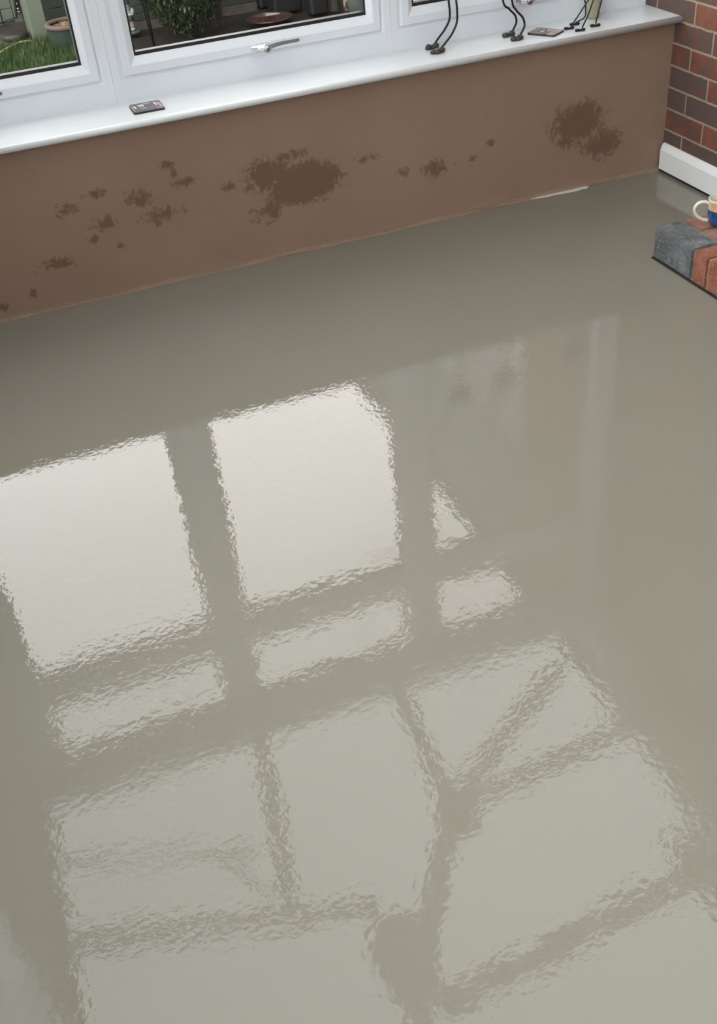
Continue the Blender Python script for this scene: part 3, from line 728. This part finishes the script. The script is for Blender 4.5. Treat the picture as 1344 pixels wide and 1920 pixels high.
# bush: stem and dense small leaves
bs = empty('garden_bush', (-.80, 4.52, G)); thing(bs, 'dense dark green bush beyond the middle window', 'bush')
rnd = random.Random(9); vs = []; fs = []
for i in range(11000):
    u = rnd.uniform(-1, 1); a = rnd.uniform(0, 6.283); k = rnd.uniform(.55, 1.0) ** .6
    s_ = math.sqrt(1 - u * u); h = .42 + .42 * u * k
    wd = .30 * k * s_ * (1 + .22 * noise.noise(Vector((math.cos(a) * 1.5, math.sin(a) * 1.5, u * 2.5)))) + .02
    if h < .18: wd *= .9
    c = Vector((wd * math.cos(a), .82 * wd * math.sin(a), h))
    q = Matrix.Rotation(rnd.uniform(0, 6.28), 3, 'Z') @ Matrix.Rotation(rnd.uniform(-1.2, 1.2), 3, 'X'); L = rnd.uniform(.012, .024); W = L * .45; n = len(vs)
    for p in ((0, -L, 0), (W, 0, .003), (0, L, 0), (-W, 0, .003)): vs.append(tuple(c + q @ Vector(p)))
    fs.append((n, n+1, n+2, n+3))
me = bpy.data.meshes.new('foliage'); me.from_pydata(vs, [], fs)
t = NT('bush_leaves'); t.bsdf(t.ramp(t.noise(t.pos(), 55, 3, .7), [(.3, (.008, .016, .006)), (.55, (.024, .042, .014)), (.78, (.085, .105, .045))]), .5, 0, .4); me.materials.append(t.m)
o = bpy.data.objects.new('foliage', me); COL.objects.link(o); o.parent = bs; o['kind'] = 'stuff'
Mbark = simple('dark_bark', (.035, .028, .022), .9, 0, .3, 25, .01)
bm = bmesh.new(); tube(bm, [(0, 0, -.03), (.01, 0, .3), (-.01, .01, .7)], .018, 8); 
for k in range(14):
    a = k * 2.4; tube(bm, [(0, 0, .06 + .04 * k), (.13 * math.cos(a), .13 * math.sin(a), .16 + .04 * k)], .006, 5, False, .002)
mesh_obj('stem', bm, Mbark, bs)
bm = bmesh.new(); tube(bm, [(0, 0, -.03), (.012, .01, .15), (.035, .02, .35), (.04, .03, .8), (.0, .03, 1.6)], .032, 12, True, .022)
o = mesh_obj('tree_trunk', bm, Mbark, smooth=True, loc=(-.535, 4.74, G)); thing(o, 'slim dark tree trunk standing right of the bush', 'tree')

# shallow saucer
bm = bmesh.new(); lathe(bm, [(0, 0), (.11, 0), (.150, .022), (.166, .030), (.170, .036), (.162, .037), (.145, .030), (.105, .012), (0, .010)], seg=48)
sa = mesh_obj('bird_bath_saucer', bm, simple('glazed_brown_saucer', (.035, .018, .015), .10, 0, .2, 18), smooth=True, loc=(-.222, 4.49, G - .004)); thing(sa, 'shallow glossy brown saucer lying on the soil', 'saucer')
bm = bmesh.new(); lathe(bm, [(0, .020), (.125, .020)], seg=40)
o = mesh_obj('water', bm, simple('brown_standing_water', (.045, .018, .014), .03), sa)
for k, (x, y, sx, sy, h) in enumerate(((-.01, 4.79, .11, .10, .30), (.16, 4.56, .07, .09, .16), (-.03, 5.06, .12, .10, .34))):
    bm = bmesh.new(); rounded_slab(bm, sx, sy, h, .02); o = mesh_obj('planter_box', bm, simple('black_plastic_planter', (.007, .008, .010), .5, 0, .1, 20), bevel=.006, loc=(x, y, G)); thing(o, ['black square planter directly behind the glossy saucer', 'low black planter nearest the log behind the saucer', 'tall black planter at the end of the green board fence'][k], 'planter')
bm = bmesh.new(); tube(bm, [(0, 0, 0), (.01, 0, .5)], .038, 14, False); o = mesh_obj('upright_log', bm, simple('grey_bark', (.03, .025, .02), .9, 0, .3, 20, .01), loc=(.285, 4.50, G)); thing(o, 'upright grey-brown log beyond the right end of the middle window', 'log')
tt = NT('peeling_cream'); tt.bsdf(tt.ramp(tt.noise(tt.obj(), 28, 3, .6), [(.47, (.03, .022, .018)), (.52, (.22, .19, .13))]), .8)
bm = bmesh.new(); tube(bm, [(0, 0, 0), (.0, 0, .45)], .030, 14, False); o = mesh_obj('patterned_post', bm, tt.m, loc=(.355, 4.43, G)); thing(o, 'cream post with peeling dark patches between the log and rope-rimmed pot', 'post')
p2 = planter((.36, 4.10, G), .09, .125, .20, .016, potm('grey_green_pot', (.05, .065, .055)), simple('rope_rim', (.22, .20, .15), .7, 0, .4, 60), 'grey-green pot with a rope-pattern rim at the right of the middle window')
o = mesh_obj('garden_wall', B((-9, 6.0, 7.4, 7.6, G, 1.6)), simple('dark_back_hedge', (.03, .04, .025), .9, 0, .4, 9)); struct(o)
